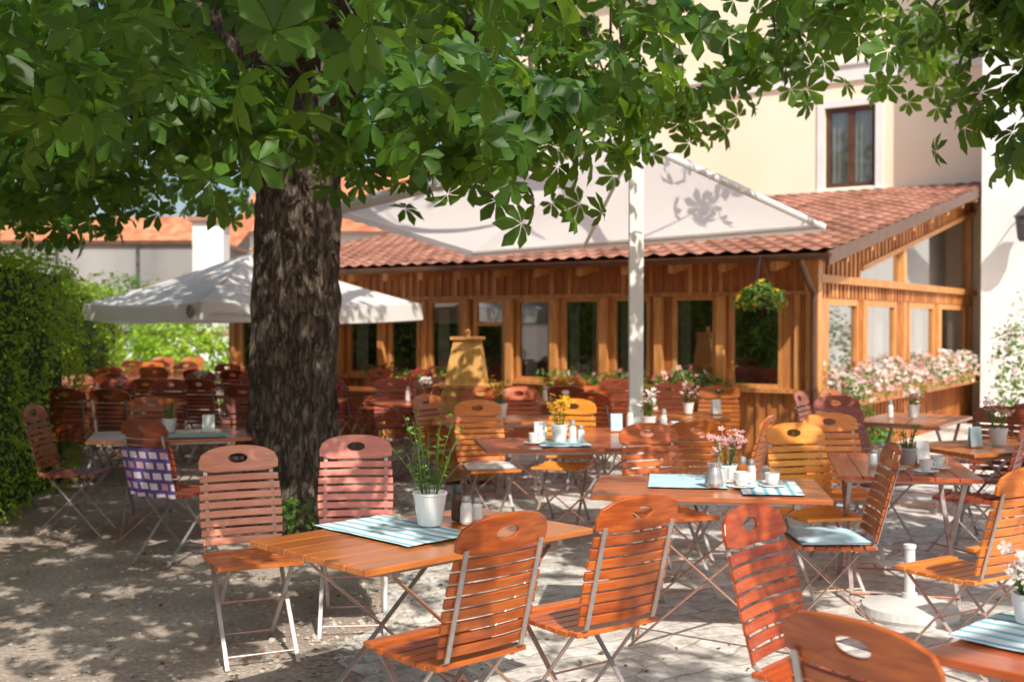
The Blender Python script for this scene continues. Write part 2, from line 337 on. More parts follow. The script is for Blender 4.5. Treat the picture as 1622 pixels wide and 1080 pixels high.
# ---------------------------------------------------------------- ground
M['ground']=groundmat(); M['pave']=pavemat()
b=MB(); b.add([(-500,-300,0),(500,-300,0),(500,900,0),(-500,900,0)],[(0,1,2,3)],'ground'); b.obj('ground')
b=MB(); pts=[]
for i in range(160):
    y=-3+i*.135; x=-.62-.05*max(0,y-4)+.3*noise.noise(Vector((y*1.0,3,0)))+.16*noise.noise(Vector((y*4,1,0)))
    pts.append((x,y,.004))
vs=pts+[(14,p[1],.004) for p in pts]; n=len(pts)
b.add(vs,[(i,i+n,i+n+1,i+1) for i in range(n-1)],'pave'); b.obj('stone_pavement')
STN=(np.array([(1,0,0),(0,1,0),(-1,0,0),(0,-1,0),(0,0,.7)],float),np.array([(0,1,4),(1,2,4),(2,3,4),(3,0,4)]))
n=12000; px=np.concatenate([rng.uniform(-5.5,-.5,7500),rng.normal(-.7,.4,4500)]); py=2.6+11*rng.uniform(0,1,n)**1.6; pos=np.stack([px,py,np.full(n,.004)],1)
up=np.tile([0,0,1.0],(n,1))+rng.normal(size=(n,3))*.12
leafmesh('gravel',[(STN,pos,up,.005+.018*rng.uniform(0,1,n)**2,'stone')])
n=1000; pos=np.stack([rng.uniform(-5,3.2,n),rng.uniform(3,12,n),np.full(n,.012)],1)
leafmesh('fallen_leaves',[(LEAF,pos,np.tile([0,0,1.],(n,1))+rng.normal(size=(n,3))*.25,rng.uniform(.02,.05,n),'dry')])

# ---------------------------------------------------------------- chairs / tables
def back_pt(x,h,t):
    lean=math.radians(15); c=.022*(1-(x/.22)**2)
    return Vector((x,-.205-h*math.sin(lean)-c+t*math.cos(lean),.48+h*math.cos(lean)+t*math.sin(lean)))
def chair_mesh(name,wood,seatmat=None,metal='steel'):
    b=MB(); W=.205
    for i in range(7):
        y=-.185+i*.061; z=.46-(.008 if 0<i<6 else 0)
        b.box((0,y,z),(.40,.052,.018),seatmat or wood)
    for i in range(8):
        h0=.015+i*.0445; h1=h0+.034; ww=W*(.93+.07*math.sin(math.pi*(i+1)/9)); ns=6
        vs=[];fs=[]
        for k in range(ns+1):
            x=-ww+2*ww*k/ns
            vs+=[back_pt(x,h0,0),back_pt(x,h1,0),back_pt(x,h1,.013),back_pt(x,h0,.013)]
        for k in range(ns):
            o=4*k
            for j in range(4): fs.append((o+j,o+4+j,o+4+(j+1)%4,o+(j+1)%4))
        fs+=[(0,1,2,3),(4*ns+3,4*ns+2,4*ns+1,4*ns)]
        b.add(vs,fs,wood)
    n=32; hc=.015+8*.0445+.058; vs=[];fs=[]
    for k in range(n):
        a=2*math.pi*k/n; ca,sa=math.cos(a),math.sin(a)
        A=.2;B=.078 if sa>=0 else .056; e=2.3 if sa>=0 else 7
        r=1/((abs(ca)/A)**e+(abs(sa)/B)**e)**(1/e)
        ox,oh=r*ca,r*sa; ix,ih=.048*ca,.024*sa+.012
        vs+=[back_pt(ox,hc+oh,0),back_pt(ox,hc+oh,.014),back_pt(ix,hc+ih,0),back_pt(ix,hc+ih,.014)]
    for k in range(n):
        o=4*k; p=4*((k+1)%n)
        fs+=[(o,p,p+2,o+2),(o+1,o+3,p+3,p+1),(o,o+1,p+1,p),(o+2,p+2,p+3,o+3)]
    b.add(vs,fs,wood)
    for sx in(-1,1):
        x=sx*.165
        top=back_pt(x,.40,-.006); bot=back_pt(x,0,-.006)
        b.bar(top,bot,.006,.022,metal,up=(1,0,0)); b.bar(bot,(x,-.14,.44),.006,.022,metal,up=(1,0,0))
        b.bar((x,-.15,.445),(x,.235,.0),.006,.022,metal,up=(1,0,0))
        xx=sx*.148
        b.bar((xx,.185,.445),(xx,-.27,.0),.006,.022,metal,up=(1,0,0))
        b.bar((xx,-.2,.445),(xx,.2,.445),.006,.018,metal,up=(1,0,0))
        for i in range(8):
            p=back_pt(x,.032+i*.0445,.0145); b.box(p,(.008,.003,.008),metal)
    b.tube([(-.165,.19,.05),(.165,.19,.05)],.006,metal,6); b.tube([(-.148,-.225,.045),(.148,-.225,.045)],.006,metal,6)
    b.tube([(-.165,-.0,.26),(.165,-.0,.26)],.005,metal,6)
    return b.mesh(name,bevel=.002)
CH={'n':chair_mesh('folding_chair_mesh','chair'),'o':chair_mesh('folding_chair_orange','chair_org'),'d':chair_mesh('folding_chair_dark','chair_dark'),'p':chair_mesh('folding_chair_sheen_tint','chair_pink','chair')}  # last variant has the sun sheen painted on its backrest
def chair(x,y,fx,fy,k='n',sc=1.0):
    o=bpy.data.objects.new('folding_chair',CH[k]); COL.objects.link(o); o.location=(x,y,.004); o.rotation_euler=(0,0,math.atan2(-fx,fy)); o.scale=(sc,)*3
    return o
def table_mesh(name,L,Wd):
    b=MB(); nb=6; bw=Wd/nb; H=.755
    for i in range(nb): b.box((0,-Wd/2+bw*(i+.5),H-.012),(L,bw-.004,.024),'table')
    for sx in(-1,1): b.box((sx*L*.36,0,H-.04),(.035,Wd*.9,.03),'steel')
    for sy in(-1,1):
        y=sy*(Wd/2-.07)
        b.bar((-L*.36,y,H-.05),(L*.34,y,0),.008,.028,'steel',up=(0,1,0)); y2=y-sy*.02
        b.bar((L*.36,y2,H-.05),(-L*.34,y2,0),.008,.028,'steel',up=(0,1,0))
        b.box((0,y,H-.035),(L*.8,.012,.025),'steel')
    for sx in(-1,1):
        b.tube([(sx*L*.3,-Wd/2+.08,.06),(sx*L*.3,Wd/2-.08,.06)],.007,'steel',6)
    return b.mesh(name,bevel=.003)
TM=table_mesh('folding_table_mesh',1.15,.75); TS=table_mesh('folding_table_small',.75,.7)
TOP=.76
def table(x,y,ang,small=False):
    o=bpy.data.objects.new('folding_table',TS if small else TM); COL.objects.link(o); o.location=(x,y,.004); o.rotation_euler=(0,0,math.radians(ang)); return o

AX=44
table(-.34,4.50,AX); table(1.0,5.8,-8); table(2.28,6.7,78); table(.35,7.9,8); table(1.05,8.7,5); table(1.6,10.3,-10,True); table(-2.55,8.5,15); table(-.1,9.9,0)
ta=table(1.72,2.72,-46)
C=[(-.24,3.98,-.67,.74,'n'),(.27,4.38,-.6,.8,'n'),(-1.25,5.45,.42,-.9,'p'),(-.83,5.95,.1,-1,'p'),(1.06,3.65,.75,-.66,'n'),(.99,2.6,.8,.6,'n'),
(2.06,5.2,-.55,.84,'o'),(2.55,5.6,-.5,.86,'o'),(1.83,6.72,.25,-.97,'o'),(2.22,7.5,.1,-1,'o'),(1.64,5.9,-1,.12,'n'),(.95,6.7,.35,-.94,'n'),(1.12,7.6,-.2,.97,'n'),
(1.42,7.75,-.9,.4,'o'),(-.18,8.8,.3,-.95,'o'),(-.48,9.6,.8,-.6,'n'),(.4,8.95,-.3,-.95,'o'),(.72,10.8,-.2,-1,'n'),(.95,10.4,.7,.7,'n'),(1.95,10.9,-.3,-.95,'n'),(1.62,11.3,0,-1,'n'),
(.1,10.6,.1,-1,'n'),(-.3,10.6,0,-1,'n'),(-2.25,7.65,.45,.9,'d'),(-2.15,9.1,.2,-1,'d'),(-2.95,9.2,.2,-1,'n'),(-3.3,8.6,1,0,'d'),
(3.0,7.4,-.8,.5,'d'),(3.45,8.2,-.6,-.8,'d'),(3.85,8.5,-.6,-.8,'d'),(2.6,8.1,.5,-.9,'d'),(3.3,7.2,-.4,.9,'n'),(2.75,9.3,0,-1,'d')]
for c in C: chair(*c)
table(3.35,7.75,20)
def group(x,y,ang,kinds='nnnn',t=True):
    a=math.radians(ang)
    if t: table(x,y,ang)
    for i,(lx,ly,f) in enumerate([(-.27,-.55,(0,1)),(.27,-.55,(0,1)),(-.27,.55,(0,-1)),(.27,.55,(0,-1))]):
        lx+=random.uniform(-.05,.05); ly+=random.uniform(-.08,.08)
        fx,fy=f; fx+=random.uniform(-.2,.2)
        chair(x+lx*math.cos(a)-ly*math.sin(a),y+lx*math.sin(a)+ly*math.cos(a),fx*math.cos(a)-fy*math.sin(a),fx*math.sin(a)+fy*math.cos(a),kinds[i%len(kinds)])
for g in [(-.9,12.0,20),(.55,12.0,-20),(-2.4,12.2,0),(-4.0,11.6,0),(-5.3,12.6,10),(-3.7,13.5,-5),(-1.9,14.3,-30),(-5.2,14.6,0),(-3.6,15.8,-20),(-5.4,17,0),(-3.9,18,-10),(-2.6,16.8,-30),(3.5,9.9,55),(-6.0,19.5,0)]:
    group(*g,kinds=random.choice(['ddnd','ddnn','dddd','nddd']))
for (x,y,r,m) in [(1.64,5.9,90,'blue'),(-.18,8.8,10,'china'),(1.06,7.6,5,'blue')]:
    b=MB(); n=8; vs=[];fs=[]
    for i in range(n+1):
        for j in range(n+1):
            u=i/n*2-1;v=j/n*2-1; vs.append((u*.19,v*.18,.012+.028*(1-abs(u)**4)*(1-abs(v)**4)+.004*noise.noise(Vector((u*4,v*4,0)))))
    for i in range(n):
        for j in range(n): o=i*(n+1)+j; fs.append((o,o+n+1,o+n+2,o+1))
    b.add(vs,fs,m); b.bx(-.185,.185,-.175,.175,0,.012,m); b.obj('seat_cushion',loc=(x,y,.478),rot=math.radians(r),smooth=True)
b=MB(); nu,nv=16,14; vs=[];fs=[]
for i in range(nu+1):
    for j in range(nv+1):
        x=-.215+.43*i/nu; h=-.02+.34*j/nv
        p=back_pt(x*.95,h,-.032-.012*math.sin(x*42)*(1-j/nv)); vs.append(p)
for i in range(nu):
    for j in range(nv): o=i*(nv+1)+j; fs.append((o,o+nv+1,o+nv+2,o+1))
b.add(vs,fs,'blanket')
b.obj('checked_blanket',loc=(-2.25,7.65,.004),rot=math.atan2(-.45,.9),smooth=True)

# ---------------------------------------------------------------- table things
def runner(x,y,ang,L=.44,Wd=.3,mat='runner',z=TOP+.008):
    b=MB(); n=10; vs=[];fs=[]
    for i in range(n+1):
        for j in range(n+1):
            vs.append((-L/2+L*i/n,-Wd/2+Wd*j/n,.003*noise.noise(Vector((i*.7,j*.7,x)))))
    for i in range(n):
        for j in range(n): o=i*(n+1)+j; fs.append((o,o+n+1,o+n+2,o+1))
    b.add(vs,fs,mat); b.obj('table_runner',loc=(x,y,z),rot=math.radians(ang))
def pot(x,y,z,r=.06,h=.115,plant='herb',fl=None,ph=.3,mat='china',n=130,name='potted_plant'):
    e=empty(name,(x,y,z))
    b=MB(); b.lathe((0,0,0),[(r*.7,0),(r*.74,.004),(r,h-.012),(r*1.05,h-.01),(r*1.05,h),(r*.95,h),(r*.9,h-.02)],mat,24); b.lathe((0,0,0),[(r*.88,h-.03),(r*.88,h-.018)],'soil',16)
    b.obj('pot',e,smooth=False)
    b=MB(); P=[];Nn=[];tips=[]
    ns=14
    for i in range(ns):
        a=rng.uniform(0,6.28); sp=rng.uniform(.1,.5)*ph; hh=ph*rng.uniform(.5,1)
        p0=Vector((math.cos(a)*r*.4,math.sin(a)*r*.4,h-.02)); p2=Vector((math.cos(a)*sp,math.sin(a)*sp,h+hh)); p1=(p0+p2)/2+Vector((0,0,hh*.12))
        b.tube([p0,p1,p2],[.0022,.0018,.001],'leaf_p',4)
        tips.append(p2)
        for k in range(n//ns):
            t=rng.uniform(.15,1); q=p0*(1-t)**2+p1*2*t*(1-t)+p2*t*t; P.append(tuple(q)); Nn.append((rng.normal()*.8,rng.normal()*.8,1))
    b.obj('stems',e)
    gs=[(LEAF,np.array(P),np.array(Nn,float),rng.uniform(.014,.036,len(P))*(ph/.3)**.3,'leaf_p')]
    if fl:
        T=np.array([tuple(t) for t in tips]); T=np.concatenate([T+rng.normal(size=T.shape)*.02 for _ in range(3)])
        gs.append((PET,T,np.tile([0,-.4,1.],(len(T),1))+rng.normal(size=T.shape)*.5,rng.uniform(.012,.024,len(T)),fl))
    leafmesh('leaves',gs,e)
def cup(x,y,z=TOP+.008,s=1):
    b=MB(); b.lathe((0,0,0),[(.05*s,0),(.07*s,.008*s),(.068*s,.01*s),(.03*s,.008*s)],'china',20)
    b.lathe((0,0,.01*s),[(.022*s,0),(.034*s,.025*s),(.038*s,.06*s),(.035*s,.06*s),(.031*s,.02*s),(.01*s,.012*s)],'china',20)
    b.tube([(.036*s,0,.055*s),(.056*s,0,.05*s),(.056*s,0,.03*s),(.034*s,0,.024*s)],.0035*s,'china',6); b.obj('coffee_cup',loc=(x,y,z),rot=rng.uniform(0,6))
def shaker(x,y,z=TOP+.004,h=.12,mat='china',cap='steel',name='salt_shaker'):
    b=MB(); b.lathe((0,0,0),[(.022,0),(.027,.01),(.025,h*.6),(.018,h*.75)],mat,14); b.lathe((0,0,h*.75),[(.019,0),(.02,.01),(.016,h*.22),(.004,h*.25)],cap,14); b.obj(name,loc=(x,y,z))
def menu(x,y,rot,z=TOP+.004,mat='white'):
    b=MB(); b.box((0,0,.004),(.11,.07,.008),'larch_l'); b.box((0,0.012,.07),(.09,.004,.13),mat,Matrix.Rotation(.12,3,'X')); b.box((0,-.012,.07),(.09,.004,.13),mat,Matrix.Rotation(-.12,3,'X')); b.obj('table_menu_card',loc=(x,y,z),rot=rot)
runner(-.47,4.55,AX+90,.62,.36)
pot(-.335,4.62,TOP+.014,.068,.135,ph=.36,n=150)
shaker(-.19,4.70,h=.12); shaker(-.23,4.78,h=.15,mat='brown',cap='dmetal',name='pepper_mill'); shaker(-.15,4.78,h=.1)
runner(.92,5.95,82,.5,.4,'blue'); runner(1.3,5.72,82,.5,.3)
pot(1.12,5.9,TOP+.01,.05,.09,ph=.15,fl='fl_pink',n=70); cup(1.32,5.75); cup(1.16,5.72,s=1.1); shaker(1.06,5.8); shaker(1.2,5.9,mat='amber',h=.14,name='sauce_bottle'); shaker(1.25,5.93)
b=MB(); b.lathe((0,0,0),[(.04,0),(.048,.02),(.04,.07),(.03,.1),(.036,.12)],'steel',18); b.tube([(.038,0,.1),(.07,0,.095),(.07,0,.04),(.044,0,.03)],.004,'steel',6); b.obj('milk_jug',loc=(1.02,5.72,TOP+.01))
pot(2.3,6.6,TOP+.01,.055,.1,ph=.18,n=70,mat='steel'); cup(2.15,6.4); cup(2.42,6.45); cup(2.3,6.3); menu(2.42,6.7,.3); shaker(2.2,6.75); shaker(2.1,6.6,h=.1)
pot(.33,7.9,TOP+.01,.06,.12,ph=.2,fl='fl_yel',n=90); cup(.15,7.8); shaker(.42,7.85,h=.16); shaker(.48,7.9); menu(.2,8.0,.2); runner(.35,7.8,98,.4,.35,'blue')
pot(1.05,8.7,TOP+.01,.055,.11,ph=.17,fl='fl_white'); shaker(.9,8.65,h=.2); shaker(1.15,8.6,h=.18,mat='china'); menu(.8,8.7,.1,mat='blue'); cup(1.25,8.7)
pot(-.1,9.9,TOP+.01,.06,.12,ph=.22,fl='fl_yel'); pot(1.6,10.3,TOP+.01,.05,.1,ph=.16,fl='fl_pink'); menu(1.85,10.3,.4)
runner(-2.35,8.35,15,.5,.35); pot(-2.6,8.6,TOP+.01,.055,.1,ph=.12); menu(-2.3,8.6,.2)
pot(3.3,7.7,TOP+.01,.06,.11,ph=.18,fl='fl_pink'); menu(3.1,7.6,.3,mat='blue'); cup(3.5,7.6)
runner(1.45,2.95,-46,.5,.36); pot(1.42,3.12,TOP+.014,.04,.08,ph=.1,fl='fl_white',n=80,mat='china'); cup(1.5,2.85); menu(1.6,3.0,-.6)
for (x,y) in [(-.9,12),(.55,12),(-2.4,12.2),(-4,11.6),(-3.7,13.5),(3.5,9.9)]:
    pot(x,y,TOP+.01,.055,.11,ph=.14,fl=random.choice(['fl_pink','fl_white','fl_yel']),n=60); shaker(x-.2,y,h=.16)

b=MB(); b.lathe((0,0,0),[(.25,0),(.26,.02),(.25,.06),(.16,.085),(.045,.1),(.04,.13)],'concrete',36); b.lathe((0,0,.13),[(.028,0),(.028,.24),(.033,.24),(.033,.26)],'white',16); b.obj('umbrella_stand',loc=(2.16,6.15,.004))

# ---------------------------------------------------------------- cabinet
e=empty('wooden_serving_cabinet',(-.45,11.3,.004),math.radians(-8))
b=MB(); b.bx(-.27,.27,-.2,.2,.05,.95,'cab'); b.bx(-.3,.3,-.23,.23,.95,.985,'larch_l'); b.bx(-.25,.25,-.17,.17,0,.05,'brown')
for sx in(-1,1): b.bx(sx*.135-.115,sx*.135+.115,-.215,-.2,.12,.88,'larch_l'); b.bx(sx*.135-.08,sx*.135+.08,-.222,-.215,.18,.82,'cab')
b.obj('cabinet',e,bevel=.004)
b=MB(); vs=[(-.2,-.16,.985),(.2,-.16,.985),(.2,.16,.985),(-.2,.16,.985),(-.13,-.02,1.42),(.13,-.02,1.42),(.13,.14,1.42),(-.13,.14,1.42)]
b.add(vs,[(0,1,5,4),(1,2,6,5),(2,3,7,6),(3,0,4,7),(4,5,6,7)],'cab'); b.bx(-.16,.16,-.05,.16,1.42,1.45,'larch_l'); b.tube([(0,.06,1.45),(0,.06,1.5),(0,.06,1.53)],[.02,.03,.012],'cab',10); b.obj('sloped_top',e)

# ---------------------------------------------------------------- veranda
CX,CY=3.27,12.3; ROT=math.atan2(-.559,.829)
V=empty('wooden_veranda',(CX,CY,0),ROT)
LV=9.2; DEP=7.7; SL=.19; EZ=2.31
def rz(y): return EZ+SL*(y+.45)
wins=[(.36,.98),(1.14,1.69),(1.98,2.49),(2.66,3.2),(3.36,3.88),(4.05,4.55),(4.75,5.29),(5.45,6.0),(6.15,6.75),(6.95,7.5),(7.7,8.3),(8.45,8.95)]
DOOR=5
b=MB()
b.bx(-4.0,0,.02,.10,0,.82,'larch'); b.bx(-LV,-4.6,.02,.10,0,.82,'larch')
s=.1
while s<LV:
    if not(3.98<s<4.62): b.bx(-s-.02,-s+.02,-.004,.02,.03,.82,'larch')
    s+=.135
b.bx(-3.98,.06,-.07,.02,.82,.865,'larch_l'); b.bx(-LV,-4.62,-.07,.02,.82,.865,'larch_l')
b.bx(-LV,0,.0,.12,1.92,2.3,'larch')
s=.08
while s<LV:
    b.bx(-s-.022,-s+.022,-.022,0,1.94,2.29,'larch_l' if random.random()<.35 else 'larch'); s+=.125
b.bx(-LV,0,-.03,.0,1.895,1.94,'larch_l')
b.obj('front_panelling',V)
b=MB()
edges=[0]+[x for w_ in wins for x in w_]+[LV]
for i in range(0,len(edges),2):
    a,c=edges[i],edges[i+1]
    b.bx(-c+.0,-a,.01,.11,.865,1.895,'larch')
    mid=(a+c)/2; b.bx(-mid-.035,-mid+.035,-.03,.01,.865,1.895,'larch_l')
b.bx(-.07,.07,-.07,.07,0,2.32,'larch_l')
for p in (1.06,1.84,2.575,3.28,3.95,4.65,6.08,6.85,7.6): b.bx(-p-.05,-p+.05,-.09,-.03,0 if p>3.8 else .865,1.895,'larch_l')
b.obj('posts',V,bevel=.004)
b=MB(); g=MB(); cu=MB()
def curt_front(x0,x1,z0,z1,y=.16):
    n=20; vs=[];fs=[]
    for k in range(n+1):
        x=x0+(x1-x0)*k/n; yy=y+.018*math.sin(k*1.4); vs+=[(x,yy,z0),(x,yy,z1)]
    for k in range(n): fs.append((2*k,2*k+2,2*k+3,2*k+1))
    cu.add(vs,fs,'curtain')
for i,(a,c) in enumerate(wins):
    z0,z1=(.865,1.895)
    if i==DOOR: z0=.02
    fw=.045; m_='larch_l'
    b.bx(-a-fw,-a,.0,.07,z0,z1,m_); b.bx(-c,-c+fw,.0,.07,z0,z1,m_); b.bx(-c+fw,-a-fw,.0,.07,z0,z0+fw,m_); b.bx(-c+fw,-a-fw,.0,.07,z1-fw,z1,m_)
    if i==DOOR: b.bx(-c+fw,-a-fw,.0,.07,.02+fw,.75,m_); b.bx(-c+fw,-a-fw,.005,.065,1.55,1.6,m_)
    g.bx(-c+fw,-a-fw,.03,.036,z0+fw,z1-fw,'glass' if i<4 else 'glass_c')
    if i in(2,4,6,8,9): curt_front(-c+.03,-c+.03+(c-a)*.35,z0,z1)
    if i in(2,6,7,9): curt_front(-a-.03-(c-a)*.3,-a-.03,z0,z1)
    if i in(1,3): curt_front(-c+.02,-c+.02+(c-a)*.25,z0,z1)
    if i in(3,5): curt_front(-a-.03-(c-a)*.3,-a-.03,z0,z1)
b.obj('front_frames',V); g.obj('front_glass',V)
sw=[(.42,1.57),(1.88,3.18),(3.82,5.19),(5.55,7.2)]
b=MB(); b.bx(-.10,-.02,.07,DEP,0,.6,'larch')
t=.15
while t<DEP: b.bx(-.02,.004,t-.02,t+.02,.03,.6,'larch'); t+=.15
b.bx(-.02,.05,.07,DEP,.6,.66,'larch_l')
ed=[.07]+[x for w_ in sw for x in w_]+[DEP]
for i in range(0,len(ed),2):
    a,c=ed[i],ed[i+1]; b.bx(-.1,-.01,a,c,.66,1.86,'larch'); mid=(a+c)/2; b.bx(-.01,.035,mid-.07,mid+.07,.66,1.86,'larch_l')
b.bx(-.1,.0,.07,DEP,1.86,2.03,'larch'); 
t=.15
while t<DEP: b.bx(0,.02,t-.03,t+.03,1.88,2.03,'larch_l' if random.random()<.5 else 'larch'); t+=.14
b.bx(-.1,.07,.0,DEP,2.03,2.12,'larch_l')
for wi,(a,c) in enumerate(sw):
    fw=.07; b.bx(-.07,.0,a,a+fw,.66,1.86,'larch_l'); b.bx(-.07,.0,c-fw,c,.66,1.86,'larch_l'); b.bx(-.07,.0,a+fw,c-fw,.66,.73,'larch_l'); b.bx(-.07,.0,a+fw,c-fw,1.79,1.86,'larch_l')
    g2=MB(); g2.bx(-.04,-.034,a+fw,c-fw,.73,1.79,'glass_c'); g2.obj('side_glass',V)
    cs_=((a+.08,.3*(c-a)),(c-.08-.25*(c-a),.25*(c-a))) if wi>0 else ((c-.08-.2*(c-a),.2*(c-a)),)
    for a0,w0 in cs_:
        n=24
        vs=[];fs=[]
        for k in range(n+1):
            y=a0+w0*k/n; x=-.16+.03*math.sin(k*1.3); vs+=[(x,y,.66),(x,y,1.86)]
        for k in range(n): fs.append((2*k,2*k+2,2*k+3,2*k+1))
        cu.add(vs,fs,'curtain')
def gquad(y0,y1,zf0,zf1,x0,x1,mat,bb):
    vs=[]
    for x in(x0,x1):
        vs+=[(x,y0,zf0(y0)),(x,y1,zf0(y1)),(x,y1,zf1(y1)),(x,y0,zf1(y0))]
    bb.add(vs,[(0,1,2,3),(7,6,5,4),(0,4,5,1),(3,2,6,7),(1,5,6,2),(0,3,7,4)],mat)
glt=lambda y: rz(y)-.44
gquad(.0,1.6,lambda y:2.12,lambda y:rz(y)-.06,-.1,-.01,'larch',b)
gquad(1.6,DEP,glt,lambda y:rz(y)-.06,-.1,-.01,'larch',b)
t=.1
while t<DEP:
    gquad(t-.035,t+.035,(lambda y:2.12) if t<1.6 else glt,lambda y:rz(y)-.1,-.01,.02,'larch_l' if random.random()<.6 else 'larch',b); t+=.16
gquad(1.6,DEP,lambda y:glt(y)-.05,lambda y:glt(y)+.015,-.03,.05,'larch_l',b)
for p in(3.5,7.45): gquad(p-.07,p+.07,lambda y:2.12,lambda y:glt(y)-.05,-.06,.03,'larch_l',b)
gquad(1.75,DEP,lambda y:2.12,lambda y:glt(y)-.05,-.045,-.04,'glass_c',b)
b.obj('side_wall',V); cu.obj('curtains',V)
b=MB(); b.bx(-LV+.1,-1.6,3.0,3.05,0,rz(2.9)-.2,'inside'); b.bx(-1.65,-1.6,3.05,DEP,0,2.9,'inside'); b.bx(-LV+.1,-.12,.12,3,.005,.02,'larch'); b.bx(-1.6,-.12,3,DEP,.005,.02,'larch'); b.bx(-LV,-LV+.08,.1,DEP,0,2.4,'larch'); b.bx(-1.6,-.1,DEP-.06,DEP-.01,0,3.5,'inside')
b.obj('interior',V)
b=MB(); X0,X1=-LV-.35,.32; nx=int((X1-X0)/.044); vs=[];fs=[]; rows=24; dy=(DEP+.45)/rows
prof=[]
for r in range(rows): prof+=[(r*dy,.03),( (r+1)*dy,.0)]
for (yy,dz) in prof:
    for i in range(nx+1):
        x=X0+(X1-X0)*i/nx; y=-.45+yy
        vs.append((x,y,EZ+SL*yy+dz+.016*math.sin(2*math.pi*x/.22)+.02))
W_=nx+1
for r in range(len(prof)-1):
    for i in range(nx): o=r*W_+i; fs.append((o,o+1,o+W_+1,o+W_))
b.add(vs,fs,'tile'); b.obj('tile_roof',V)
b=MB(); gquad(-.45,DEP,lambda y:rz(y)-.07,lambda y:rz(y)-.015,X0+.02,X1-.03,'larch',b)
gquad(-.47,DEP,lambda y:rz(y)-.12,lambda y:rz(y)+.03,X1-.03,X1,'gutter',b); gquad(-.47,DEP,lambda y:rz(y)-.12,lambda y:rz(y)+.03,X0-.03,X0+.02,'gutter',b)
t=.3
while t<LV:
    gquad(-.42,.0,lambda y:rz(y)-.17,lambda y:rz(y)-.07,-t-.04,-t+.04,'larch_l',b); t+=.6
for t in (0,.9,1.8,2.7,3.6,4.5,5.4,6.3,7.2): b.bx(.02,X1-.03,t+.2,t+.28,rz(t)-.14,rz(t)-.06,'larch_l')
b.obj('roof_boards',V)
b=MB(); n=8; vs=[];fs=[]
for x in(X0,X1+.02):
    for k in range(n+1):
        a=math.pi+math.pi*k/n; vs.append((x,-.52+.065*math.cos(a),EZ-.0+.065*math.sin(a)))
for k in range(n): fs.append((k,k+1,n+2+k,n+1+k))
b.add(vs,fs,'gutter'); b.tube([(.02,-.5,EZ-.05),(.02,-.3,EZ-.25),(.04,-.13,EZ-.4),(.04,-.13,.05)],.035,'gutter',10); b.obj('gutter',V)

# main building
H=empty('cream_guesthouse',(CX,CY,0),ROT)
b=MB(); wx0,wx1=-2.49,-1.6
Yf=DEP
def facade(x0,x1,z0,z1): b.bx(x0,x1,Yf,Yf+.35,z0,z1,'plaster')
facade(-9,wx0,0,9.2); facade(wx1,.35,0,9.2); facade(wx0,wx1,0,3.95); facade(wx0,wx1,5.35,9.2)
b.bx(-9,-8.65,Yf+.35,Yf+9,0,9.2,'plaster'); b.obj('walls',H)
b=MB(); b.bx(-9.05,.35,Yf-.05,Yf-.003,5.78,6.13,'white'); b.bx(-9.08,.35,Yf-.09,Yf-.052,6.05,6.13,'white')
for w0,w1,z0,z1 in[(wx0,wx1,3.95,5.35)]:
    s_=.13
    b.bx(w0-s_,w0,Yf-.025,Yf-.003,z0-.05,z1+s_,'white'); b.bx(w1,w1+s_,Yf-.025,Yf-.003,z0-.05,z1+s_,'white'); b.bx(w0,w1,Yf-.025,Yf-.003,z1,z1+s_,'white')
    b.bx(w0-s_-.03,w1+s_+.03,Yf-.09,Yf-.003,z0-.11,z0-.05,'white')
b.obj('plaster_bands',H)
b=MB(); f=.08; y0,y1=Yf+.06,Yf+.13
b.bx(wx0,wx0+f,y0,y1,3.95,5.35,'brown'); b.bx(wx1-f,wx1,y0,y1,3.95,5.35,'brown'); b.bx(wx0+f,wx1-f,y0,y1,3.95,4.03,'brown'); b.bx(wx0+f,wx1-f,y0,y1,5.27,5.35,'brown')
mx_=(wx0+wx1)/2; b.bx(mx_-.055,mx_+.055,y0-.01,y1,4.03,5.27,'brown')
b.bx(wx0+f,mx_-.055,Yf+.09,Yf+.097,4.03,5.27,'glass_c'); b.bx(mx_+.055,wx1-f,Yf+.09,Yf+.097,4.03,5.27,'glass_c')
vs=[];fs=[];n=60
for k in range(n+1):
    x=wx0+.03+(wx1-wx0-.06)*k/n; y=Yf+.15+.012*math.sin(k*.9); vs+=[(x,y,3.97),(x,y,5.33)]
for k in range(n): fs.append((2*k,2*k+2,2*k+3,2*k+1))
b.add(vs,fs,'curtain'); b.bx(wx0,wx1,Yf+.34,Yf+.36,3.9,5.4,'inside')
b.obj('upper_window',H)
b=MB(); b.bx(.35,7,6.6,15,0,9.2,'wplaster'); b.obj('white_wing',H)
b=MB(); b.bx(2.2,3.2,6.56,6.6-.003,3.9,5.4,'white'); b.bx(2.3,3.1,6.54,6.557,4.0,5.3,'brown'); b.obj('wing_window',H)
b=MB(); vs=[(-9.6,Yf-.7,9.0),(7.5,Yf-.7,9.0),(7.5,Yf+5,12.5),(-9.6,Yf+5,12.5),(7.5,Yf+10,9.0),(-9.6,Yf+10,9.0)]
b.add(vs,[(0,1,2,3),(3,2,4,5)],'tile'); b.obj('main_roof',H)
wl=empty('wall_lantern',(CX,CY,0),ROT)
b=MB(); X=1.02;Y=6.6;Z=2.95
b.box((X,Y-.02,Z+.25),(.1,.035,.2),'dmetal'); b.tube([(X,Y-.03,Z+.3),(X,Y-.16,Z+.42),(X,Y-.3,Z+.38),(X,Y-.32,Z+.3)],.013,'dmetal',6)
b.lathe((X,Y-.32,Z-.15),[(.07,0),(.1,.06),(.13,.35),(.16,.37),(.06,.47),(.02,.52)],'dmetal',6); b.obj('lantern_body',wl)

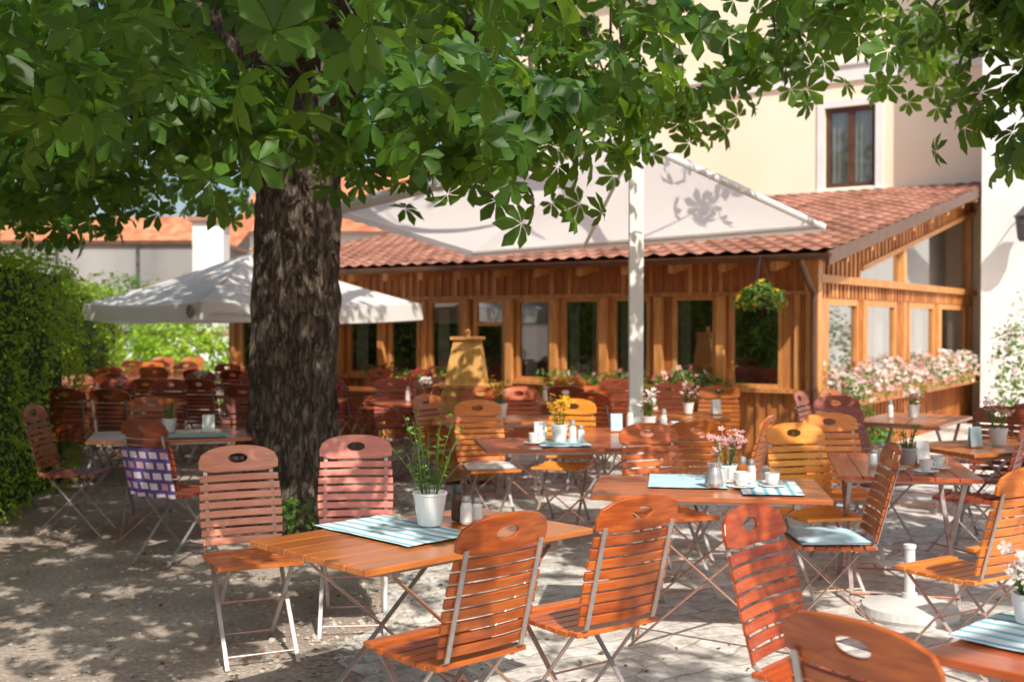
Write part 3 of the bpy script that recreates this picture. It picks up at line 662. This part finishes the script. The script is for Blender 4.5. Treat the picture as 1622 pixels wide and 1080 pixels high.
def flowerbox(name,x0,x1,y0,y1,z,fl,n=500,rz_=.2,drop=.12,ff=.5):
    e=empty(name,(CX,CY,0),ROT); b=MB(); b.bx(x0,x1,y0,y1,z-.16,z,'larch'); b.obj('box',e)
    m=int(n); px=rng.uniform(x0-.06,x1+.06,m);py=rng.uniform(y0-.1,y1+.08,m)
    cl=.5+.5*np.sin(px*7+py*5)
    pz=z+rng.uniform(-drop,rz_,m)*(.5+.6*cl)
    P=np.stack([px,py,pz],1); nn=rng.normal(size=P.shape)*.6+np.array([0,-.4,.8])
    k=int(m*(1-ff)); gs=[(LEAF,P[:k],nn[:k],rng.uniform(.05,.09,k),'leaf_p')]
    r=P[k:]; r=r+np.array([0,-.02,.04])
    h=len(r)//2
    gs.append((PET,r[:h],nn[k:k+h],rng.uniform(.022,.042,h),fl[0])); gs.append((PET,r[h:],nn[k+h:],rng.uniform(.022,.042,len(r)-h),fl[1]))
    leafmesh('flowers',gs,e)
flowerbox('flower_box',.07,.27,.3,3.3,.82,('fl_white','fl_pink'),1700,.27,.16,.5)
flowerbox('flower_box',.07,.27,3.7,7.2,.82,('fl_white','fl_pink'),1900,.3,.16,.5)
flowerbox('flower_box',-1.75,-.95,-.27,-.08,.86,('fl_red','fl_pink'),420,.18,.12,.16)
flowerbox('flower_box',-3.3,-2.0,-.27,-.08,.86,('fl_red','fl_pink'),520,.16,.12,.12)
flowerbox('flower_box',-6.2,-4.8,-.27,-.08,.86,('fl_red','fl_red'),420,.16,.12,.15)
e=empty('hanging_flower_basket',(2.62,12.0,0))
b=MB(); b.lathe((0,0,1.74),[(.04,0),(.12,.03),(.17,.13),(.17,.14)],'soil',18)
for k in range(3):
    a=k*2.1; b.tube([(.16*math.cos(a),.16*math.sin(a),1.87),(0,0,2.3)],.004,'dmetal',4)
b.obj('basket',e); P,nn=blob((0,0,1.9),(.3,.28,.14),420); P[:,2]-=np.abs(P[:,0])*.35
leafmesh('flowers',[(LEAF,P,nn,rng.uniform(.05,.09,len(P)),'leaf_p'),(PET,P[:70]*1.0,nn[:70],rng.uniform(.025,.04,70),'fl_yel')],e)

# ---------------------------------------------------------------- awning
e=empty('terrace_awning'); P0=Vector((1.09,10,3.24)); A=Vector((2.71,9.87,2.45)); B=Vector((-.47,13.7,2.45)); Mm=Vector((.775,12.2,2.45)); Cc=Vector((-1.75,11.3,2.72))
b=MB()
def fantri(a,b1,c,sag):
    n=10; vs=[];idx={};fs=[]
    for i in range(n+1):
        for j in range(n+1-i):
            k=n-i-j; p=(a*i+b1*j+c*k)/n; w_=i*j*k/(n**3)*27
            p=p-Vector((0,0,sag*w_)); idx[i,j]=len(vs); vs.append(p)
    for i in range(n):
        for j in range(n-i):
            fs.append((idx[i,j],idx[i+1,j],idx[i,j+1]))
            if j<n-i-1: fs.append((idx[i+1,j],idx[i+1,j+1],idx[i,j+1]))
    b.add(vs,fs,'awning')
for q in((P0,A,Mm),(P0,Mm,B),(P0,B,Cc)): fantri(*q,.05)
for p,q in((A,Mm),(Mm,B),(B,Cc)):
    n=24; vs=[];fs=[]
    for k in range(n+1):
        c=p.lerp(q,k/n); vs+=[c-Vector((0,0,.002)),c-Vector((0,0,.06+.015*abs(math.sin(k*math.pi/2))))]
    for k in range(n): fs.append((2*k,2*k+2,2*k+3,2*k+1))
    b.add(vs,fs,'awning')
b.obj('cloth',e,smooth=True)
b=MB(); b.bx(1.03,1.15,9.94,10.06,0.004,3.2,'white'); b.box((1.09,10,.02),(.3,.3,.03),'steel')
dn=Vector((0,0,.06))
b.tube([P0+Vector((0,0,.0)),Cc+Vector((0,0,.0))],.065,'white',10); b.tube([P0-dn,A-dn*.5],.03,'white',8); b.tube([P0-dn,Mm-dn*.7],.02,'white',8)
b.tube([A-dn*.4,Mm-dn*.4],.02,'white',8); b.tube([Mm-dn*.4,B-dn*.4],.02,'white',8); b.box((1.09,10,3.24),(.28,.2,.14),'white')
b.obj('frame',e)
# ---------------------------------------------------------------- parasol
e=empty('square_parasol',(-3.32,14.6,0))
b=MB(); ap=Vector((0,0,2.5)); cs=[Vector((2.15,.1,1.83)),Vector((-.1,-2.1,1.83)),Vector((-2.15,-.1,1.83)),Vector((.1,2.1,1.83))]
for i in range(4):
    p,q=cs[i],cs[(i+1)%4]; n=8; vs=[];fs=[]
    for r in range(n+1):
        for k in range(n+1):
            t=r/n; c=ap.lerp(p.lerp(q,k/n),t); c.z-=.05*math.sin(math.pi*k/n)*t+ .03*math.sin(math.pi*t); vs.append(c)
    for r in range(n):
        for k in range(n): o=r*(n+1)+k; fs.append((o,o+1,o+n+2,o+n+1))
    b.add(vs,fs,'parasol')
    vs=[];fs=[]
    for k in range(n+1):
        c=p.lerp(q,k/n); c.z-=.05*math.sin(math.pi*k/n)+.002; d=(c*1.01); vs+=[c,Vector((d.x,d.y,c.z-.2))]
    for k in range(n): fs.append((2*k,2*k+2,2*k+3,2*k+1))
    b.add(vs,fs,'parasol')
b.obj('canopy',e,smooth=False)
b=MB(); b.tube([(0,0,0),(0,0,2.55)],.03,'larch_l',12); b.lathe((0,0,0),[(.3,0),(.3,.06),(.05,.1)],'concrete',24)
for c in cs: b.tube([(0,0,2.45),c-Vector((0,0,.03))],.012,'larch_l',6); b.tube([(0,0,1.75),(c*.5)+Vector((0,0,1.2))],.01,'larch_l',6)
b.obj('pole',e)
b=MB(); p,q=cs[1],cs[2]; 
def onval(pp,qq,t,z,out=.03): 
    dv=(qq-pp); dv.z=0; dv.normalize(); nr_=Vector((-dv.y,dv.x,0)); 
    if nr_.y>0: nr_=-nr_
    c=pp.lerp(qq,t)*1.012; return Vector((c.x,c.y,z))+nr_*out, dv
c,dv=onval(cs[1],cs[2],.06,1.72)
b.add([c+dv*.075*math.cos(2*math.pi*k/20)+Vector((0,0,.075*math.sin(2*math.pi*k/20))) for k in range(20)],[tuple(range(20))],'mark')
for tt in(.04,.1,.16): 
    c0,_=onval(cs[1],cs[0],tt,1.71); c1,_=onval(cs[1],cs[0],tt+.05,1.71); b.bar(c0,c1,.045,.002,'mark')
b.obj('printed_mark',e)

# ---------------------------------------------------------------- hedge, bushes, background
def hedge(name,p0,p1,width,h,n,mat='leaf_h',size=(.035,.07)):
    e=empty(name); p0=Vector(p0);p1=Vector(p1); d=(p1-p0); L=d.length; d.normalize(); nr=Vector((-d.y,d.x))
    b=MB(); ang=math.atan2(d.y,d.x); c=(p0+p1)/2
    b.box((c.x,c.y,h/2-.04),(L-.16,width-.22,h-.1),'core',Matrix.Rotation(ang,3,'Z')); b.obj('dark_core',e)  # added solid dark box, fills the hedge behind the leaves
    u=rng.uniform(0,L,n); side=rng.choice([0,1,2,3,4],n,p=[.36,.26,.2,.09,.09]); wv=rng.uniform(-.5,.5,n)*width; z=rng.uniform(0,1,n)**.9*h
    wv=np.where(side==0,-width/2,np.where(side==1,width/2,wv)); z=np.where(side==2,h,z); u=np.where(side==3,0,np.where(side==4,L,u))
    bump=np.array([noise.noise(Vector((a*1.6,zz*1.8,ww)))*.2+noise.noise(Vector((a*5,zz*5,ww)))*.08 for a,zz,ww in zip(u,z,wv)])+rng.normal(size=n)*.045
    nn=np.zeros((n,3)); nn[:,0]=np.where(side==0,-nr.x,np.where(side==1,nr.x,0)); nn[:,1]=np.where(side==0,-nr.y,np.where(side==1,nr.y,0)); nn[side==2,2]=1
    nn[side==3,0]=-d.x; nn[side==3,1]=-d.y; nn[side==4,0]=d.x; nn[side==4,1]=d.y
    P=np.stack([p0.x+d.x*u+nr.x*wv,p0.y+d.y*u+nr.y*wv,z],1)+nn*bump[:,None]
    sgn=np.where((side==0)|(side==1),1.0,1.0); nn=nn+np.array([0,0,.3])+rng.normal(size=(n,3))*.6
    P[:,2]=np.clip(P[:,2],.02,None)
    leafmesh('leaves',[(LEAF,P,nn,rng.uniform(*size,n),mat)],e)
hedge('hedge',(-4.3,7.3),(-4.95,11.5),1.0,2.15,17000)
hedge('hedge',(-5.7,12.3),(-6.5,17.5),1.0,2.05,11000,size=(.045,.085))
def bush(name,c,r,n,mat,size=(.05,.1),fl=None):
    P,nn=blob(c,r,n); P+=np.array([[noise.noise(Vector((p[0]*2,p[1]*2,p[2]*2)))]*3 for p in P])*.25; P[:,2]=np.clip(P[:,2],.02,None)
    gs=[(LEAF,P,nn,rng.uniform(*size,n),mat)]
    if fl: gs.append((PET,P[:n//8],nn[:n//8],rng.uniform(.03,.06,n//8),fl))
    return leafmesh(name,gs)
bush('shrub',(-6.2,21.5,.9),(1.3,1,1.1),3500,'leaf_h',(.08,.16)); bush('shrub',(-8,23,1.2),(1.5,1.2,1.5),3500,'leaf_bg',(.08,.16))
bush('shrub',(3.75,12.2,.4),(.35,.35,.45),700,'leaf_p',(.05,.1)); bush('shrub',(7.0,15.6,.9),(.45,.4,1.1),900,'leaf_bg',(.05,.1),'fl_white')
bush('shrub',(3.1,11.9,.25),(.25,.2,.28),300,'leaf_bg',(.05,.09)); bush('shrub',(-1.55,7.6,.12),(.28,.2,.18),350,'leaf_bg',(.03,.07))
b=MB(); b.tube([(0,0,0),(0,0,2.05)],[.04,.03],'dmetal',10); b.lathe((0,0,2.05),[(.04,0),(.1,.04),(.14,.16),(.16,.2),(.1,.28),(.03,.33)],'dmetal',12); b.obj('garden_lamp',loc=(-6.2,15.6,0))
def house(name,x0,x1,y0,y1,h,rh,wall,windows=(),tile='tile_o'):
    e=empty(name); b=MB(); b.bx(x0,x1,y0,y1,0,h,wall); b.obj('walls',e)
    b=MB(); o=.4; my=(y0+y1)/2
    b.add([(x0-o,y0-o,h-.1),(x1+o,y0-o,h-.1),(x1+o,my,h+rh),(x0-o,my,h+rh),(x0-o,y1+o,h-.1),(x1+o,y1+o,h-.1)],[(0,1,2,3),(3,2,5,4)],tile)
    b.add([(x0,y0,h+.003),(x0,y1,h+.003),(x0,my,h+rh-.1)],[(0,1,2)],wall); b.add([(x1,y0,h+.003),(x1,y1,h+.003),(x1,my,h+rh-.1)],[(0,1,2)],wall); b.obj('roof',e)
    b=MB()
    for (x,z,w_,hh) in windows: b.bx(x-w_/2-.08,x+w_/2+.08,y0-.03,y0-.003,z-.08,z+hh+.08,'white'); b.bx(x-w_/2,x+w_/2,y0-.05,y0-.032,z,z+hh,'brown')
    if windows: b.obj('windows',e)
house('neighbour_house',-7.6,-1.5,33,41,4.3,2.2,'wplaster',[(-6.3,2.4,.9,1.2),(-3.6,2.4,.9,1.2)])
house('neighbour_house',-22,-9,35,43,3.7,1.5,'plaster',[(-15,2,1,1.2)])
e=empty('grey_outbuilding'); b=MB(); b.bx(-17,-7.4,28,32,0,3.5,'gplaster'); b.bx(-17.2,-7.3,27.9,32.1,3.5,3.6,'gutter')
for x in(-13.5,-11.2,-9.2): b.bx(x-.04,x+.04,27.95,27.997,0,3.45,'dmetal')
b.obj('walls',e)
b=MB(); b.bx(-7.3,-6.6,26,26.6,0,3.9,'white'); b.bx(-7.4,-6.5,25.9,26.7,3.9,4.0,'tile'); b.obj('white_gate_pillar')
b=MB(); b.bx(-12,-4.2,24,24.25,0,1.35,'wplaster'); b.bx(-12,-4.2,23.95,24.3,1.35,1.42,'tile'); b.obj('garden_wall')
gs=[]
for i in range(26):
    x=-60+i*5+rng.uniform(-2,2); y=rng.uniform(60,85); h=rng.uniform(4,7)
    p,nn=blob((x,y,h*.55),(3.4,3,h*.5),420); gs.append((LEAF,p,nn,rng.uniform(.5,.9,420),'leaf_bg'))
leafmesh('distant_trees',gs)

# ---------------------------------------------------------------- chestnut trees
def interp(x,xs,ys): return float(np.interp(x,xs,ys))
def zlow1(x,y):
    z=interp(x,[-8,-3.6,-2.8,-2.2,-1.2,-.2,.15,.4,.9,1.5,2.0,2.8,3.2,4.5],[2.55,2.25,2.38,2.4,2.48,2.46,2.5,2.7,2.88,2.95,3.4,3.55,3.1,3.2])
    z+=.24*noise.noise(Vector((x*1.1,y*1.1,5)))
    if y>8: z+=(y-8)*.12
    if y>8.6 and x>-3: z+=(y-8.6)*.34
    if y<5: z+=(5-y)*.05
    return z
def tree(name,base,rt,top,limbs,clumps,leaves_per,lsize=(.13,.2)):
    e=empty(name); tb=MB()
    bx,by=base; nz_=110; na=72; vs=[];fs=[]
    for i in range(nz_+1):
        t=i/nz_; z=-.05+top*t
        r=rt*(1-.12*t)+rt*.55*math.exp(-z/.22); lean=Vector((.10*t*top/4,.0,0))
        for k in range(na):
            a=2*math.pi*k/na; c,s_=math.cos(a),math.sin(a)
            f=1+.06*noise.noise(Vector((c*1.5,s_*1.5,z*.7)))+.07*math.exp(-z/.35)*math.sin(a*5+1)
            wob=.35*noise.noise(Vector((c*2,s_*2,z*1.4)))
            rid=-abs(noise.noise(Vector((c*6+wob,s_*6+wob,z*1.3))))*.06+noise.noise(Vector((c*12+wob*2,s_*12,z*3.6+9)))*.026+noise.noise(Vector((c*9,s_*9,z*7)))*.016
            rr=r*f+rid+.02; vs.append((bx+lean.x+rr*c,by+rr*s_,z))
    for i in range(nz_):
        for k in range(na): fs.append((i*na+k,i*na+(k+1)%na,(i+1)*na+(k+1)%na,(i+1)*na+k))
    tb.add(vs,fs,'bark'); tb.obj('trunk',e,smooth=True)
    lb=MB(); samples=[]
    for (z0,az,ln,rise,r0) in limbs:
        a=math.radians(az); d=Vector((math.cos(a),math.sin(a),0)); pts=[];rs=[]
        for k in range(9):
            t=k/8; p=Vector((bx+.1,by,z0))+d*ln*t+Vector((0,0,rise*math.sin(t*math.pi*.62)))
            p+=Vector((noise.noise(Vector((t*3,az,0))),noise.noise(Vector((t*3,az,4))),noise.noise(Vector((t*3,az,8)))))*.35*t
            pts.append(p); rs.append(r0*(1-t)**.8+.015); samples.append(p)
        lb.tube(pts,rs,'bark',9)
        for k in range(8): samples.append((pts[k]+pts[k+1])/2)
    P=[];Nn=[];S=[]
    for c in clumps:
        c=Vector(c); s0=min(samples,key=lambda q:(q-c).length); dist=(s0-c).length
        if .3<dist<2.0:
            mid=(s0+c)/2+Vector((0,0,.12*dist)); lb.tube([s0,mid,c],[.016,.011,.004],'bark',4,cap=False)
        m=int(leaves_per*random.uniform(.6,1.4))
        d=rng.normal(size=(m,3))*np.array([.25,.25,.15]); pp=np.array(c)+d
        nn=d*np.array([2.4,2.4,.6])+np.array([0,0,.55])+rng.normal(size=(m,3))*.33
        o=np.array([c.x-bx,c.y-by,0]); o/=np.linalg.norm(o)+1e-6; nn+=o*.25
        P.append(pp);Nn.append(nn);S.append(rng.uniform(*lsize,m))
    lb.obj('limbs',e,smooth=True)
    leafmesh('leaves',[(PALM,np.concatenate(P),np.concatenate(Nn),np.concatenate(S),'leaf')],e)
cl=[]
bx,by=-1.72,8.8
tries=0
while len(cl)<470 and tries<40000:
    tries+=1
    a=random.uniform(0,2*math.pi); r=6.8*math.sqrt(random.random()); x=bx+r*math.cos(a); y=by+r*math.sin(a)
    if x>.9 and random.random()<.3: continue
    if y>9.2 and x>-1.2 and random.random()<.8: continue
    if y>10.3 and random.random()<.72: continue
    zl=zlow1(x,y)+.15; zt=3.8+3.6*math.sqrt(max(0,1-(r/6.9)**2))
    if y<3.8: zl=max(zl,3.1)  # near clumps stay above the view, added to shade the left side
    if -.3<x<3 and y<5.5: zl=max(zl,3.0); 
    if -.4<x<2.4 and .5<y<5.2 and zl>2.9 and random.random()<.88: continue  # crown opened here so sun reaches the front table
    # holes cut into the crown to let sun and sky through
    if noise.noise(Vector((x*.75,y*.75,1.7)))>.22: continue
    if zt<zl: continue
    z=zl+(zt-zl)*random.random()**2.1
    if x>.2 and z>4.2: continue
    if x>.2 and z>3.5 and random.random()<.4: continue
    if x<-2.3 and y<7.5 and z>3.7 and random.random()<.6: continue  # upper clumps thinned to let sun onto the hedge
    if r<1.0 and z<3.2: continue
    cl.append((x,y,z))
limbs=[(3.3,20,5,1.5,.17),(3.6,75,4.5,1.6,.16),(3.2,130,4.8,1.5,.16),(3.5,185,5,1.5,.17),(3.1,230,4.6,1.3,.15),(3.4,275,4.8,1.6,.17),(3.7,325,5.4,1.4,.17),(4.0,0,3.5,3.0,.15),(4.0,120,3,3.2,.15),(4.0,240,3.2,3.2,.15),(3.3,345,5.6,1.0,.13)]
tree('chestnut_tree',(bx,by),.335,4.4,limbs,cl,16)
cl=[]; tx,ty=6.0,1.8
while len(cl)<120:
    a=random.uniform(0,2*math.pi); r=5.6*math.sqrt(random.random()); x=tx+r*math.cos(a); y=ty+r*math.sin(a)
    zl=3.3+.3*noise.noise(Vector((x,y,2))); 
    if x<2.6 and y>2: zl=max(zl,1.6+.33*y+.4)
    zt=4.2+3*math.sqrt(max(0,1-(r/5.8)**2))
    if zt<zl: continue
    cl.append((x,y,zl+(zt-zl)*random.random()**1.5))
for i in range(20):
    t=random.random(); cl.append((3.05+random.uniform(-.1,.6),6.6+random.uniform(-.5,.6),2.6+random.random()**1.3*1.7))
tree('chestnut_tree',(tx,ty),.3,4.2,[(3.2,90,5,1.4,.16),(3.4,150,5,1.5,.16),(3.3,120,5.6,1.2,.15),(3.2,210,4.6,1.4,.15),(3.5,300,4.5,1.5,.15),(3.5,30,4.5,1.5,.15),(3.9,180,4,2.5,.14)],cl,14)
